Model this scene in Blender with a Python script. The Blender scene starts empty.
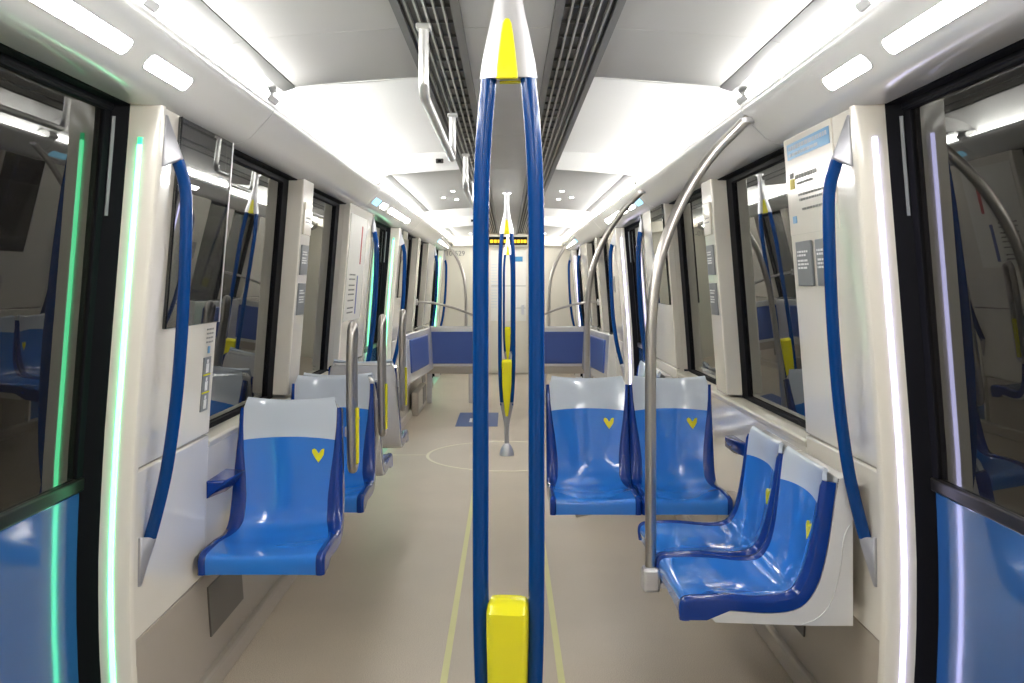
import bpy, bmesh, math, random
from mathutils import Vector, Matrix
random.seed(4)
C = bpy.context.scene.collection
PI = math.pi
# ------------------------------------------------------------------ camera
cd = bpy.data.cameras.new('camera'); cam = bpy.data.objects.new('camera', cd); C.objects.link(cam)
cd.sensor_width = 36; cd.lens = 36 * 930 / 1024; cd.shift_x = 0.0044; cd.shift_y = -0.0571
cd.clip_start = .02; cd.clip_end = 100
cam.location = (0, 0, 1.45); cam.rotation_euler = (PI / 2, 0, 0)
bpy.context.scene.camera = cam
# ------------------------------------------------------------------ world, exposure
w = bpy.data.worlds.new('world'); bpy.context.scene.world = w; w.use_nodes = True
w.node_tree.nodes['Background'].inputs[0].default_value = (.010, .012, .018, 1)
w.node_tree.nodes['Background'].inputs[1].default_value = 1
vs = bpy.context.scene.view_settings
vs.view_transform = 'Standard'; vs.look = 'None'; vs.gamma = 1; vs.exposure = 0.62; vs.use_curve_mapping = False
COVE = 31      # strength of the cove light diffusers
SPOT = 30      # strength of the small cornice lights
STRIP = 3.3     # strength of the door light strips

# ------------------------------------------------------------------ materials
def mat(name, col, rough=.4, metal=0, spec=.5, bump=0, bscale=60, coat=0, var=.04, vscale=6, emit=0, ecol=None, ior=1.5, stretch=None):
    m = bpy.data.materials.new(name); m.use_nodes = True
    nt = m.node_tree; b = nt.nodes['Principled BSDF']
    b.inputs['Roughness'].default_value = rough; b.inputs['Metallic'].default_value = metal
    b.inputs['IOR'].default_value = ior; b.inputs['Specular IOR Level'].default_value = spec
    b.inputs['Coat Weight'].default_value = coat; b.inputs['Coat Roughness'].default_value = .06
    tc = nt.nodes.new('ShaderNodeTexCoord'); mp = nt.nodes.new('ShaderNodeMapping')
    nt.links.new(tc.outputs['Object'], mp.inputs[0])
    if stretch: mp.inputs['Scale'].default_value = stretch
    n = nt.nodes.new('ShaderNodeTexNoise'); n.inputs['Scale'].default_value = vscale; n.inputs['Detail'].default_value = 4
    nt.links.new(mp.outputs[0], n.inputs['Vector'])
    mx = nt.nodes.new('ShaderNodeMix'); mx.data_type = 'RGBA'
    nt.links.new(n.outputs['Fac'], mx.inputs[0])
    mx.inputs[6].default_value = tuple(max(0, c * (1 - var)) for c in col) + (1,)
    mx.inputs[7].default_value = tuple(min(1, c * (1 + var)) for c in col) + (1,)
    nt.links.new(mx.outputs[2], b.inputs['Base Color'])
    if bump:
        n2 = nt.nodes.new('ShaderNodeTexNoise'); n2.inputs['Scale'].default_value = bscale
        nt.links.new(mp.outputs[0], n2.inputs['Vector'])
        bp = nt.nodes.new('ShaderNodeBump'); bp.inputs['Strength'].default_value = bump; bp.inputs['Distance'].default_value = .004
        nt.links.new(n2.outputs['Fac'], bp.inputs['Height']); nt.links.new(bp.outputs[0], b.inputs['Normal'])
    if emit:
        b.inputs['Emission Color'].default_value = (ecol or col) + (1,); b.inputs['Emission Strength'].default_value = emit
    return m

M = {}
M['cream'] = mat('cream_panel', (.82, .775, .69), .17, coat=.5, var=.015)
M['cream_sat'] = mat('cream_satin', (.70, .655, .55), .3, coat=.2, var=.015)
M['cornice'] = mat('white_cornice', (.72, .72, .71), .2, coat=.4, var=.01)
M['ceil'] = mat('ceiling_grey_white', (.50, .495, .48), .5, var=.02)
M['vault'] = mat('vault_white', (.85, .85, .84), .4, var=.01)
M['reflector'] = mat('reflector_sheet', (.22, .22, .215), .35, metal=.4, var=.03)
M['kick'] = mat('taupe_kick_panel', (.42, .37, .31), .35, var=.04, bump=.05, bscale=300)
M['kickd'] = mat('dark_vent_panel', (.14, .125, .11), .4)
M['black'] = mat('black_rubber', (.006, .006, .008), .6, spec=.06)
M['frame'] = mat('dark_metal_frame', (.012, .011, .010), .3, spec=.25)
M['steel'] = mat('brushed_steel', (.52, .49, .46), .34, metal=1, stretch=(1, 1, .05), vscale=40)
M['alu'] = mat('cast_aluminium', (.68, .67, .70), .32, metal=.75)
M['rail'] = mat('anodised_rail', (.62, .62, .61), .35, metal=.8)
M['silverw'] = mat('pale_silver_paint', (.60, .59, .61), .34, metal=.5, coat=.2)
M['silver'] = mat('silver_paint', (.40, .40, .43), .36, metal=.5, coat=.1)
M['navy'] = mat('blue_enamel', (.002, .045, .20), .2, spec=.2, coat=.12, var=.03)
M['trim'] = mat('dark_blue_plastic', (.004, .038, .25), .18, spec=.3, coat=.3, var=.03)
M['seat'] = mat('light_blue_plastic', (.028, .205, .70), .10, spec=.4, coat=.6, var=.02)
M['head'] = mat('pale_blue_plastic', (.60, .66, .74), .10, spec=.4, coat=.6, var=.015)
M['shell'] = mat('white_seat_shell', (.72, .71, .70), .2, coat=.6, var=.01)
M['violet'] = mat('violet_blue_pad', (.055, .105, .36), .35, var=.05)
M['yellow'] = mat('yellow_plastic', (.80, .74, .012), .25, coat=.5, var=.03)
M['door'] = mat('blue_door_lacquer', (.028, .115, .34), .12, spec=.4, coat=.6, var=.02)
M['grey'] = mat('grey_sign', (.17, .18, .19), .4)
M['white'] = mat('white_print', (.8, .8, .8), .4)
M['greyd'] = mat('dark_grille', (.045, .043, .042), .45)
M['greym'] = mat('grille_frame', (.15, .15, .148), .45)
M['slat'] = mat('grille_slat', (.42, .42, .40), .35, metal=.4)
M['skyb'] = mat('light_blue_print', (.07, .27, .50), .35)
M['paper'] = mat('poster_paper', (.76, .74, .68), .35)
M['ink'] = mat('grey_ink', (.22, .22, .2), .5)
M['red'] = mat('red_print', (.5, .05, .05), .5)
M['olive'] = mat('yellow_print', (.65, .55, .1), .5)
M['cove'] = mat('cove_diffuser', (.9, .9, .9), .5, emit=COVE, ecol=(1.0, .985, .95))
M['covebay'] = mat('vault_cove_diffuser', (.9, .9, .9), .5, emit=COVE * .50, ecol=(1.0, .985, .95))
M['spot'] = mat('cornice_lamp', (.9, .9, .9), .5, emit=SPOT, ecol=(1.0, .99, .96))
M['bluelamp'] = mat('blue_indicator', (.2, .5, .7), .5, emit=.9, ecol=(.35, .75, 1.0))
M['ledg'] = mat('green_strip_light', (.4, .9, .6), .5, emit=STRIP, ecol=(.13, 1.0, .44))
M['ledgg'] = mat('green_strip_end', (.1, .8, .4), .5, emit=1.0, ecol=(.02, .75, .25))
M['ledv'] = mat('violet_strip_light', (.7, .7, .9), .5, emit=STRIP, ecol=(.62, .60, 1.0))
M['amber'] = mat('amber_led', (.5, .3, 0), .5, emit=.75, ecol=(1, .62, .02))
M['line'] = mat('floor_line', (.66, .64, .30), .5)
M['circ'] = mat('floor_circle', (.72, .68, .52), .5)
M['blueflr'] = mat('floor_blue', (.05, .10, .28), .5)
M['clear'] = None

def floor_mat():
    m = bpy.data.materials.new('speckled_grey_floor'); m.use_nodes = True; nt = m.node_tree; b = nt.nodes['Principled BSDF']
    tc = nt.nodes.new('ShaderNodeTexCoord')
    n = nt.nodes.new('ShaderNodeTexNoise'); n.inputs['Scale'].default_value = 260; n.inputs['Detail'].default_value = 2
    n2 = nt.nodes.new('ShaderNodeTexNoise'); n2.inputs['Scale'].default_value = 2.2; n2.inputs['Detail'].default_value = 5
    for q in (n, n2): nt.links.new(tc.outputs['Object'], q.inputs['Vector'])
    cr = nt.nodes.new('ShaderNodeValToRGB'); nt.links.new(n.outputs['Fac'], cr.inputs[0])
    cr.color_ramp.elements[0].position = .35; cr.color_ramp.elements[0].color = (.44, .37, .285, 1)
    cr.color_ramp.elements[1].position = .65; cr.color_ramp.elements[1].color = (.64, .555, .44, 1)
    mx = nt.nodes.new('ShaderNodeMix'); mx.data_type = 'RGBA'; mx.blend_type = 'MULTIPLY'; mx.inputs[0].default_value = .22
    nt.links.new(cr.outputs[0], mx.inputs[6]); nt.links.new(n2.outputs['Fac'], mx.inputs[7]); nt.links.new(mx.outputs[2], b.inputs['Base Color'])
    b.inputs['Roughness'].default_value = .42
    bp = nt.nodes.new('ShaderNodeBump'); bp.inputs['Strength'].default_value = .12; bp.inputs['Distance'].default_value = .002
    nt.links.new(n.outputs['Fac'], bp.inputs['Height']); nt.links.new(bp.outputs[0], b.inputs['Normal'])
    return m
M['floor'] = floor_mat()

def glass_mat(name, ior, tint, base):
    # a tinted double pane: clear enough to see the tunnel dark, with a strong glancing reflection
    m = bpy.data.materials.new(name); m.use_nodes = True; nt = m.node_tree; nt.nodes.clear()
    out = nt.nodes.new('ShaderNodeOutputMaterial'); mix = nt.nodes.new('ShaderNodeMixShader')
    tr = nt.nodes.new('ShaderNodeBsdfTransparent'); tr.inputs[0].default_value = tint + (1,)
    df = nt.nodes.new('ShaderNodeBsdfDiffuse'); df.inputs[0].default_value = base + (1,)
    m2 = nt.nodes.new('ShaderNodeMixShader'); m2.inputs[0].default_value = .5
    gl = nt.nodes.new('ShaderNodeBsdfGlossy'); gl.inputs['Roughness'].default_value = .008; gl.inputs[0].default_value = (.92, .93, .9, 1)
    fr = nt.nodes.new('ShaderNodeFresnel'); fr.inputs[0].default_value = ior
    nt.links.new(tr.outputs[0], m2.inputs[1]); nt.links.new(df.outputs[0], m2.inputs[2])
    nt.links.new(fr.outputs[0], mix.inputs[0]); nt.links.new(m2.outputs[0], mix.inputs[1]); nt.links.new(gl.outputs[0], mix.inputs[2])
    nt.links.new(mix.outputs[0], out.inputs[0])
    return m
M['glass'] = glass_mat('window_glass', 2.5, (.5, .5, .5), (.03, .03, .03))
M['dglass'] = glass_mat('door_glass', 1.5, (.35, .36, .36), (.02, .018, .016))
M['display'] = glass_mat('display_glass', 1.9, (.2, .2, .2), (.03, .03, .035))

# ------------------------------------------------------------------ helpers
def link(name, me, m, parent=None, smooth=False, bevel=0, seg=2):
    o = bpy.data.objects.new(name, me); C.objects.link(o)
    if m is not None: me.materials.append(M[m] if isinstance(m, str) else m)
    if smooth:
        for p in me.polygons: p.use_smooth = True
    if bevel:
        b = o.modifiers.new('bevel', 'BEVEL'); b.width = bevel; b.segments = seg; b.limit_method = 'ANGLE'; b.angle_limit = math.radians(40)
    if parent is not None: o.parent = parent
    return o
def mk(name, V, F, m, parent=None, smooth=False, bevel=0, seg=2, recalc=True):
    me = bpy.data.meshes.new(name); me.from_pydata([tuple(v) for v in V], [], F)
    if recalc:
        bm = bmesh.new(); bm.from_mesh(me); bmesh.ops.recalc_face_normals(bm, faces=bm.faces); bm.to_mesh(me); bm.free()
    me.update()
    return link(name, me, m, parent, smooth, bevel, seg)
def smooth_by_angle(o, deg=35):
    me = o.data
    for p in me.polygons: p.use_smooth = True
    bm = bmesh.new(); bm.from_mesh(me)
    for e in bm.edges:
        if len(e.link_faces) == 2 and e.calc_face_angle(0) > math.radians(deg): e.smooth = False
    bm.to_mesh(me); bm.free()
    return o
def box(name, x0, x1, y0, y1, z0, z1, m, parent=None, bevel=0):
    V = [(x, y, z) for x in (x0, x1) for y in (y0, y1) for z in (z0, z1)]
    F = [(0, 1, 3, 2), (4, 6, 7, 5), (0, 4, 5, 1), (2, 3, 7, 6), (0, 2, 6, 4), (1, 5, 7, 3)]
    return mk(name, V, F, m, parent, bevel=bevel)
def empty(name, label, cat, loc=(0, 0, 0), rot=0, group=None):
    o = bpy.data.objects.new(name, None); C.objects.link(o); o.location = loc; o.rotation_euler = (0, 0, rot); o.empty_display_size = .1
    o['label'] = label; o['category'] = cat
    if group: o['group'] = group
    return o
def tag(o, label, cat, group=None):
    o['label'] = label; o['category'] = cat
    if group: o['group'] = group
    return o
def st(o): o['kind'] = 'structure'; return o
def copy_tree(o, parent=None):
    c = o.copy(); C.objects.link(c); c.parent = parent
    for ch in list(o.children): copy_tree(ch, c)
    return c
def extrude_y(name, prof, y0, y1, m, parent=None, smooth=False, closed=True, bevel=0):
    n = len(prof); V = [(x, y0, z) for x, z in prof] + [(x, y1, z) for x, z in prof]
    F = [(i, (i + 1) % n, n + (i + 1) % n, n + i) for i in range(n if closed else n - 1)]
    if closed: F += [tuple(range(n)), tuple(range(2 * n - 1, n - 1, -1))]
    o = mk(name, V, F, m, parent, bevel=bevel)
    if smooth: smooth_by_angle(o)
    return o
def catmull(P, k=6):
    P = [Vector(p) for p in P]; out = []
    for i in range(len(P) - 1):
        p0 = P[i - 1] if i else P[0] * 2 - P[1]; p1 = P[i]; p2 = P[i + 1]; p3 = P[i + 2] if i + 2 < len(P) else P[-1] * 2 - P[-2]
        for j in range(k):
            t = j / k
            out.append(.5 * ((2 * p1) + (p2 - p0) * t + (2 * p0 - 5 * p1 + 4 * p2 - p3) * t * t + (3 * p1 - p0 - 3 * p2 + p3) * t ** 3))
    out.append(P[-1]); return out
def tube(name, path, r, m, parent=None, n=14, closed=False, flat=None, mesh_only=False):
    P = [Vector(p) for p in path]; N = len(P); V = []; F = []
    rr = r if isinstance(r, (list, tuple)) else [r] * N
    T = []
    for i in range(N):
        a = P[(i - 1) % N] if (i or closed) else P[0]; b = P[(i + 1) % N] if (i < N - 1 or closed) else P[-1]
        T.append((b - a).normalized())
    ref = Vector((0, 1, 0)) if abs(T[0].y) < .9 else Vector((1, 0, 0))
    nrm = (ref - T[0] * ref.dot(T[0])).normalized()
    for i in range(N):
        nrm = (nrm - T[i] * nrm.dot(T[i])).normalized(); bi = T[i].cross(nrm)
        for j in range(n):
            a = 2 * PI * j / n
            V.append(P[i] + (nrm * math.cos(a) * (flat or 1) + bi * math.sin(a)) * rr[i])
    for i in range(N if closed else N - 1):
        for j in range(n):
            F.append((i * n + j, i * n + (j + 1) % n, ((i + 1) % N) * n + (j + 1) % n, ((i + 1) % N) * n + j))
    if not closed: F += [tuple(range(n)), tuple(range(N * n - 1, (N - 1) * n - 1, -1))]
    o = mk(name, V, F, m, parent); return smooth_by_angle(o, 60)
def hull(name, pts, m, parent=None, bevel=0):
    bm = bmesh.new()
    for p in pts: bm.verts.new(p)
    r = bmesh.ops.convex_hull(bm, input=bm.verts)
    bmesh.ops.delete(bm, geom=[e for e in r['geom_interior'] if isinstance(e, bmesh.types.BMVert)], context='VERTS')
    me = bpy.data.meshes.new(name); bm.to_mesh(me); bm.free()
    return smooth_by_angle(link(name, me, m, parent, bevel=bevel), 40)
def loft(name, rings, m, parent=None, n=20, deg=40):
    """rings: (z, cx, cy, rx, ry, power) -> superellipse sections"""
    V = []; F = []
    for (z, cx, cy, rx, ry, pw) in rings:
        for j in range(n):
            a = 2 * PI * j / n; c, s = math.cos(a), math.sin(a)
            V.append((cx + rx * math.copysign(abs(c) ** pw, c), cy + ry * math.copysign(abs(s) ** pw, s), z))
    for i in range(len(rings) - 1):
        for j in range(n): F.append((i * n + j, i * n + (j + 1) % n, (i + 1) * n + (j + 1) % n, (i + 1) * n + j))
    F += [tuple(range(n)), tuple(range(len(rings) * n - 1, (len(rings) - 1) * n - 1, -1))]
    return smooth_by_angle(mk(name, V, F, m, parent), deg)

WP = [(-.05, 1.045), (0, 1.055), (.2, 1.073), (.35, 1.083), (.5, 1.088), (.65, 1.088), (.8, 1.083), (1.0, 1.072), (1.29, 1.050), (1.6, 1.025), (1.86, 1.004), (2.0, .994)]
def Xw(z):
    for (a, xa), (b, xb) in zip(WP, WP[1:]):
        if z <= b: return xa + (xb - xa) * (z - a) / (b - a)
    return WP[-1][1]
def wallpiece(name, s, y0, y1, z0, z1, m, parent=None, out=0.0, thick=.03, bevel=.004, n=None):
    """a panel following the wall's curved section; out>0 moves it away from the aisle"""
    n = n or max(2, int((z1 - z0) / .09)); V = []; F = []
    for i in range(n + 1):
        z = z0 + (z1 - z0) * i / n; x = Xw(z) + out
        for y in (y0, y1): V += [(s * x, y, z), (s * (x + thick), y, z)]
    for i in range(n):
        a = i * 4; b = a + 4
        F += [(a, a + 2, b + 2, b), (a + 1, b + 1, b + 3, a + 3), (a, b, b + 1, a + 1), (a + 2, a + 3, b + 3, b + 2)]
    F += [(0, 1, 3, 2), (n * 4, n * 4 + 2, n * 4 + 3, n * 4 + 1)]
    o = mk(name, V, F, m, parent, bevel=bevel, seg=3)
    return smooth_by_angle(o, 30)

def planpiece(name, s, c, e, pts, z0, z1, m, parent=None, n=None, deg=30):
    """pts: plan outline (offset outward from the wall line, distance from the door centre), swept up the curved wall"""
    n = n or max(1, int((z1 - z0) / .09)); k = len(pts); V = []; F = []
    for i in range(n + 1):
        z = z0 + (z1 - z0) * i / n
        for (o, y) in pts: V.append((s * (Xw(z) + o), c + e * y, z))
    for i in range(n):
        for j in range(k): F.append((i * k + j, i * k + (j + 1) % k, i * k + k + (j + 1) % k, i * k + k + j))
    F += [tuple(range(k)), tuple(n * k + j for j in range(k - 1, -1, -1))]
    return smooth_by_angle(mk(name, V, F, m, parent), deg)
COLUMN = [(-.008, .843), (-.008, .822), (-.005, .812), (.003, .806), (.075, .792), (.10, .792), (.10, .843)]
JAMB = [(.070, .796), (.078, .789), (.110, .768), (.120, .760), (.17, .76), (.17, .80), (.10, .80)]
PER = 5.9; DC = [1.85, 7.75, 13.65]; BC = [4.8, 10.7]
Y0, Y1 = -1.6, 14.8
H = 2.21
# ------------------------------------------------------------------ floor
fl = st(box('floor', -1.14, 1.14, Y0, Y1, -.05, 0, 'floor'))
for s in (-1, 1):
    for c in DC:
        box('threshold_plate', s * 1.045, s * 1.14, c - .64, c + .64, .0, .008, 'rail', fl)
# marks
def flat_box(name, x0, x1, y0, y1, m, parent, z=.0015): return box(name, x0, x1, y0, y1, 0, z, m, parent)
for x in (-.232, .197):
    flat_box('guide_line', x - .013, x + .013, -.8, 7.18, 'line', fl)
flat_box('seam_line', -1.08, 1.08, 2.85, 2.853, 'kick', fl)
V = []; F = []
for i in range(64):
    a = 2 * PI * i / 64
    for r in (.66, .685): 
        for z in (0, .0015): V.append((math.cos(a) * r, 7.84 + math.sin(a) * r, z))
for i in range(64):
    a = 4 * i; b = 4 * ((i + 1) % 64)
    F += [(a + 1, a + 3, b + 3, b + 1), (a + 3, a + 2, b + 2, b + 3), (a + 1, b + 1, b, a), (a, b, b + 2, a + 2)]
mk('circle_line', V, F, 'circ', fl)
flat_box('cross_line', -1.0, -.69, 7.83, 7.85, 'circ', fl)
wc = flat_box('wheelchair_square', -.53, -.10, 9.4, 10.4, 'blueflr', fl)
for (a, b, c_, d) in ((-.36, -.32, 9.95, 10.15), (-.36, -.26, 9.9, 9.95), (-.29, -.25, 9.75, 9.95), (-.40, -.37, 9.72, 9.95), (-.40, -.27, 9.68, 9.72)):
    box('symbol_stroke', a, b, c_, d, .0015, .0025, 'white', wc)
box('symbol_head', -.365, -.315, 10.17, 10.24, .0015, .0025, 'white', wc)

# ------------------------------------------------------------------ walls
SIDE = {-1: 'left', 1: 'right'}
wall = {}
for s in (-1, 1):
    # lower wall run under each window bay is the wall mesh itself; the pieces hang from it
    nm = 'wall_' + SIDE[s]
    W = st(wallpiece(nm, s, Y0, .3, -.05, 1.98, 'cream', thick=.08)); wall[s] = W
    b0 = st(wallpiece('baseboard_' + SIDE[s], s, 2.50, 7.10, 0, .075, 'kick', out=-.022, thick=.05, bevel=.012))
    for (a, b) in ((8.40, 13.0),): wallpiece('cove_strip', s, a, b, 0, .075, 'kick', b0, out=-.022, thick=.05, bevel=.012)
    for k, c in enumerate(DC):
        for e in (-1, 1):
            planpiece('door_column', s, c, e, COLUMN, -.02, 1.975, 'cream', W)
            if k == 2 and e == 1: wallpiece('side_panel', s, c + .845, 14.8, 0, 1.975, 'cream', W, out=.004, thick=.05)
            else:
                ya, yb = sorted((c + e * .845, c + (1.51 if e > 0 else -1.82)))
                if k == 0 and e == -1: continue
                if True:
                    wallpiece('side_panel', s, ya, yb, .402, .903, 'cream', W, out=.0, thick=.05, bevel=.008)
                    wallpiece('side_panel', s, ya, yb, .907, 1.975, 'cream', W, out=.0, thick=.05, bevel=.008)
    wallpiece('side_panel', s, .3, .985, 0, 1.975, 'cream', W, thick=.05)
    for b in BC:
        ya, yb = b - 1.39, b + 1.44
        # dado under windows
        wallpiece('dado_panel', s, b - 1.435, b + 1.125, .402, .86, 'cream', W, out=.004, thick=.06, bevel=.006)
        sill = [(s * (Xw(.86) + .001), .855), (s * (Xw(.86) - .002), .875), (s * (Xw(.89) + .004), .884), (s * 1.13, .889), (s * 1.19, .889), (s * 1.19, .855)]
        extrude_y('window_sill', sill, b - 1.435, b + 1.125, 'cream_sat', W, bevel=.003)
        wallpiece('pillar', s, b - .25, b - .02, .90, 1.975, 'cream', W, out=-.004, thick=.12, bevel=.008)
        wallpiece('header', s, b - 1.44, b + 1.13, 1.952, 1.975, 'black', W, out=.03, thick=.10)
        # reveals at the far panel ends
        wallpiece('reveal', s, b - 1.47, b - 1.442, .90, 1.975, 'cream', W, out=.04, thick=.08, bevel=.002)
        wallpiece('reveal', s, b + 1.131, b + 1.16, .90, 1.975, 'cream', W, out=.02, thick=.10, bevel=.002)
        wallpiece('kick_panel', s, b - 2.08, b - .012, .07, .40, 'kick', W, out=.004, thick=.03, bevel=.004)
        wallpiece('kick_panel', s, b - .008, b + 2.08, .07, .40, 'kick', W, out=.004, thick=.03, bevel=.004)
        wallpiece('vent_cover', s, b - 1.44, b - 1.03, .17, .35, 'kickd', W, out=-.002, thick=.02, bevel=.003)
        wallpiece('vent_cover', s, b + 1.03, b + 1.44, .17, .35, 'kickd', W, out=-.002, thick=.02, bevel=.003)
# dark outside skin so that no outside shows between parts
nwin = 0
def window(s, y0, y1):
    global nwin; nwin += 1
    g = st(wallpiece('window_%d' % nwin, s, y0 + .0, y0 + .035, .885, 1.955, 'black', out=.075, thick=.03, bevel=.004))
    wallpiece('gasket', s, y1 - .125, y1, .885, 1.955, 'black', g, out=.072, thick=.03, bevel=.006)
    wallpiece('gasket', s, y0 + .02, y1 - .11, .885, .908, 'black', g, out=.070, thick=.03, bevel=.004, n=1)
    wallpiece('gasket', s, y0 + .02, y1 - .11, 1.93, 1.955, 'black', g, out=.070, thick=.03, bevel=.004, n=1)
    wallpiece('pane', s, y0 + .03, y1 - .12, .905, 1.935, 'glass', g, out=.085, thick=.006, bevel=0, n=12)
for s in (-1, 1):
    for b in BC:
        window(s, b - 1.435, b - .235); window(s, b - .035, b + 1.135)

# ------------------------------------------------------------------ doors
ndoor = 0
for s in (-1, 1):
    for k, c in enumerate(DC):
        ndoor += 1
        D = st(planpiece('door_%d' % ndoor, s, c, -1, JAMB, 0, 1.975, 'black'))
        planpiece('door_jamb', s, c, 1, JAMB, 0, 1.975, 'black', D)
        for e in (-1, 1): planpiece('jamb_strip', s, c, e, [(.104, .770), (.111, .764), (.116, .768), (.108, .776)], 1.64, 1.92, 'grey', D)  # slim grey strip on the upper part of each jamb
        box('door_header', s * 1.075, s * 1.2, c - .79, c + .79, 1.955, 1.985, 'black', D, bevel=.004)
        wallpiece('header_seal', s, c - .77, c + .77, 1.94, 1.96, 'black', D, out=.11, thick=.06, n=1)
        for e in (-1, 1):
            ya, yb = sorted((c + e * .004, c + e * .775))
            L = wallpiece('door_leaf', s, ya, yb, 0, .865, 'door', D, out=.122, thick=.04, bevel=.006, n=14)
            gy0, gy1 = ya + .045, yb - .045
            wallpiece('window_frame', s, ya, yb, .865, .905, 'frame', L, out=.112, thick=.05, bevel=.006, n=1)
            wallpiece('window_frame', s, ya, yb, 1.932, 1.958, 'black', L, out=.112, thick=.04, bevel=.004, n=1)
            wallpiece('window_frame', s, ya, ya + .05, .905, 1.94, 'black', L, out=.116, thick=.04, bevel=.004)
            wallpiece('window_frame', s, yb - .05, yb, .905, 1.94, 'black', L, out=.116, thick=.04, bevel=.004)
            wallpiece('pane', s, gy0, gy1, .90, 1.94, 'dglass', L, out=.124, thick=.006, bevel=0, n=12)
        # light strips on the columns
        near = ['nearest', 'second', 'far'][k]
        for e in (-1, 1):
            ST = [(.034, .806), (.036, .7943), (.0465, .7915), (.048, .801)]
            o = planpiece('door_light_strip', s, c, e, ST, .10, 1.845, 'ledg' if s < 0 else 'ledv', n=24)
            colr = 'green-white' if s < 0 else 'violet-white'
            tag(o, '%s vertical light strip on the %s column of the %s door on the %s' % (colr, 'near' if e < 0 else 'far', near, SIDE[s]), 'light')
            planpiece('strip_end', s, c, e, ST, 1.845, 1.865, 'ledgg' if s < 0 else 'ledv', o)

# ------------------------------------------------------------------ end walls
ew = st(box('wall_end', -1.16, 1.16, 14.8, 14.9, 0, 2.4, 'cream_sat'))
box('ceiling_bulkhead', -.86, .86, 14.55, 14.8, 2.03, 2.22, 'cream_sat', ew, bevel=.01)
cdoor = st(box('door_%d' % (ndoor + 1), -.31, .31, 14.77, 14.8, .02, 1.99, 'cream_sat', bevel=.006))
box('door_handle', .22, .26, 14.74, 14.77, .95, 1.1, 'alu', cdoor, bevel=.006)
st(box('wall_back', -1.16, 1.16, Y0 - .1, Y0, 0, 2.4, 'cream_sat'))

# ------------------------------------------------------------------ ceiling
ce = st(box('ceiling', -1.2, 1.2, Y0, Y1, 2.36, 2.42, 'vault'))
cuts = [-1.6, .3, 3.45, 6.2, 9.35, 12.1, 14.8]
for i, (a, b) in enumerate(zip([-1.6, -.2, .25, 2.77, 3.45, 4.8, 6.2, 7.5, 9.35, 10.7, 12.1, 13.4], [-.2, .25, 2.77, 3.45, 4.8, 6.2, 7.5, 9.35, 10.7, 12.1, 13.4, 14.8])):
    box('centre_panel', -.13, .13, a + .0015, b - .0015, H, H + .02, 'ceil', ce, bevel=.002)
VC = catmull([(.318, 2.325, 0), (.50, 2.322, 0), (.66, 2.305, 0), (.80, 2.262, 0), (.89, 2.205, 0), (.945, 2.135, 0)], 4)
for s in (-1, 1):
    for (a, b) in ((-1.6, .25), (.25, 2.77), (2.77, 3.45), (6.2, 7.5), (7.5, 9.35), (12.1, 13.4), (13.4, 14.8)):
        a2, b2 = a + .0015, b - .0015
        pr = [(s * .318, H), (s * .55, H - .016), (s * .782, H - .035), (s * .782, H - .02), (s * .318, H + .015)]
        extrude_y('ceiling_panel', pr, a2, b2, 'ceil', ce)
        pr = [(s * .785, H - .037), (s * .83, H - .052), (s * .868, H - .056), (s * .93, H - .06), (s * .93, H - .045), (s * .785, H - .022)]
        extrude_y('light_reflector', pr, a2, b2, 'reflector', ce)
    for (a, b) in ((3.45, 6.2), (9.35, 12.1)):
        pr = [(s * v.x, v.y) for v in VC]; pr2 = [(x + s * .0, z + .02) for x, z in reversed(pr)]
        extrude_y('vault_panel', pr + pr2, a, b, 'vault', ce, smooth=True)
        for yb in (a - .02, b):
            poly = [(s * v.x, v.y + .01) for v in VC] + [(s * .945, H - .062), (s * .782, H - .036), (s * .318, H - .001)]
            extrude_y('bulkhead', poly, yb, yb + .02, 'vault', ce)
# cornice, in segments with a joint ring between
def cornice_profile(s):
    P = [(1.16, 1.968, 0), (1.04, 1.957, 0), (.985, 1.960, 0), (.945, 1.978, 0), (.915, 2.008, 0), (.882, 2.044, 0), (.860, 2.070, 0), (.853, 2.092, 0), (.862, 2.110, 0)]
    P = [(s * v.x, v.y) for v in catmull(P, 3)]
    return P + [(s * .872, 2.113), (s * 1.18, 2.113), (s * 1.18, 1.968)]
for s in (-1, 1):
    T = None
    for j, (a, b) in enumerate(((-1.6, .3), (.3, 3.4), (3.4, 6.25), (6.25, 9.3), (9.3, 12.15), (12.15, 14.8))):
        nm = 'trim_%d' % (1 if s < 0 else 2) if T is None else 'cornice_segment'
        o = extrude_y(nm, cornice_profile(s), a + .003, b - .003, 'cornice', T, smooth=True)
        if T is None: T = st(o)
    # thin backing plate on top of the cornice
    for (a, b) in ((.3, 3.4), (3.4, 6.25), (6.25, 9.3), (9.3, 12.15), (12.15, 14.8)):
        box('cornice_back', s * .95, s * 1.12, a, b, 2.113, 2.118, 'cornice', T)
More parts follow.
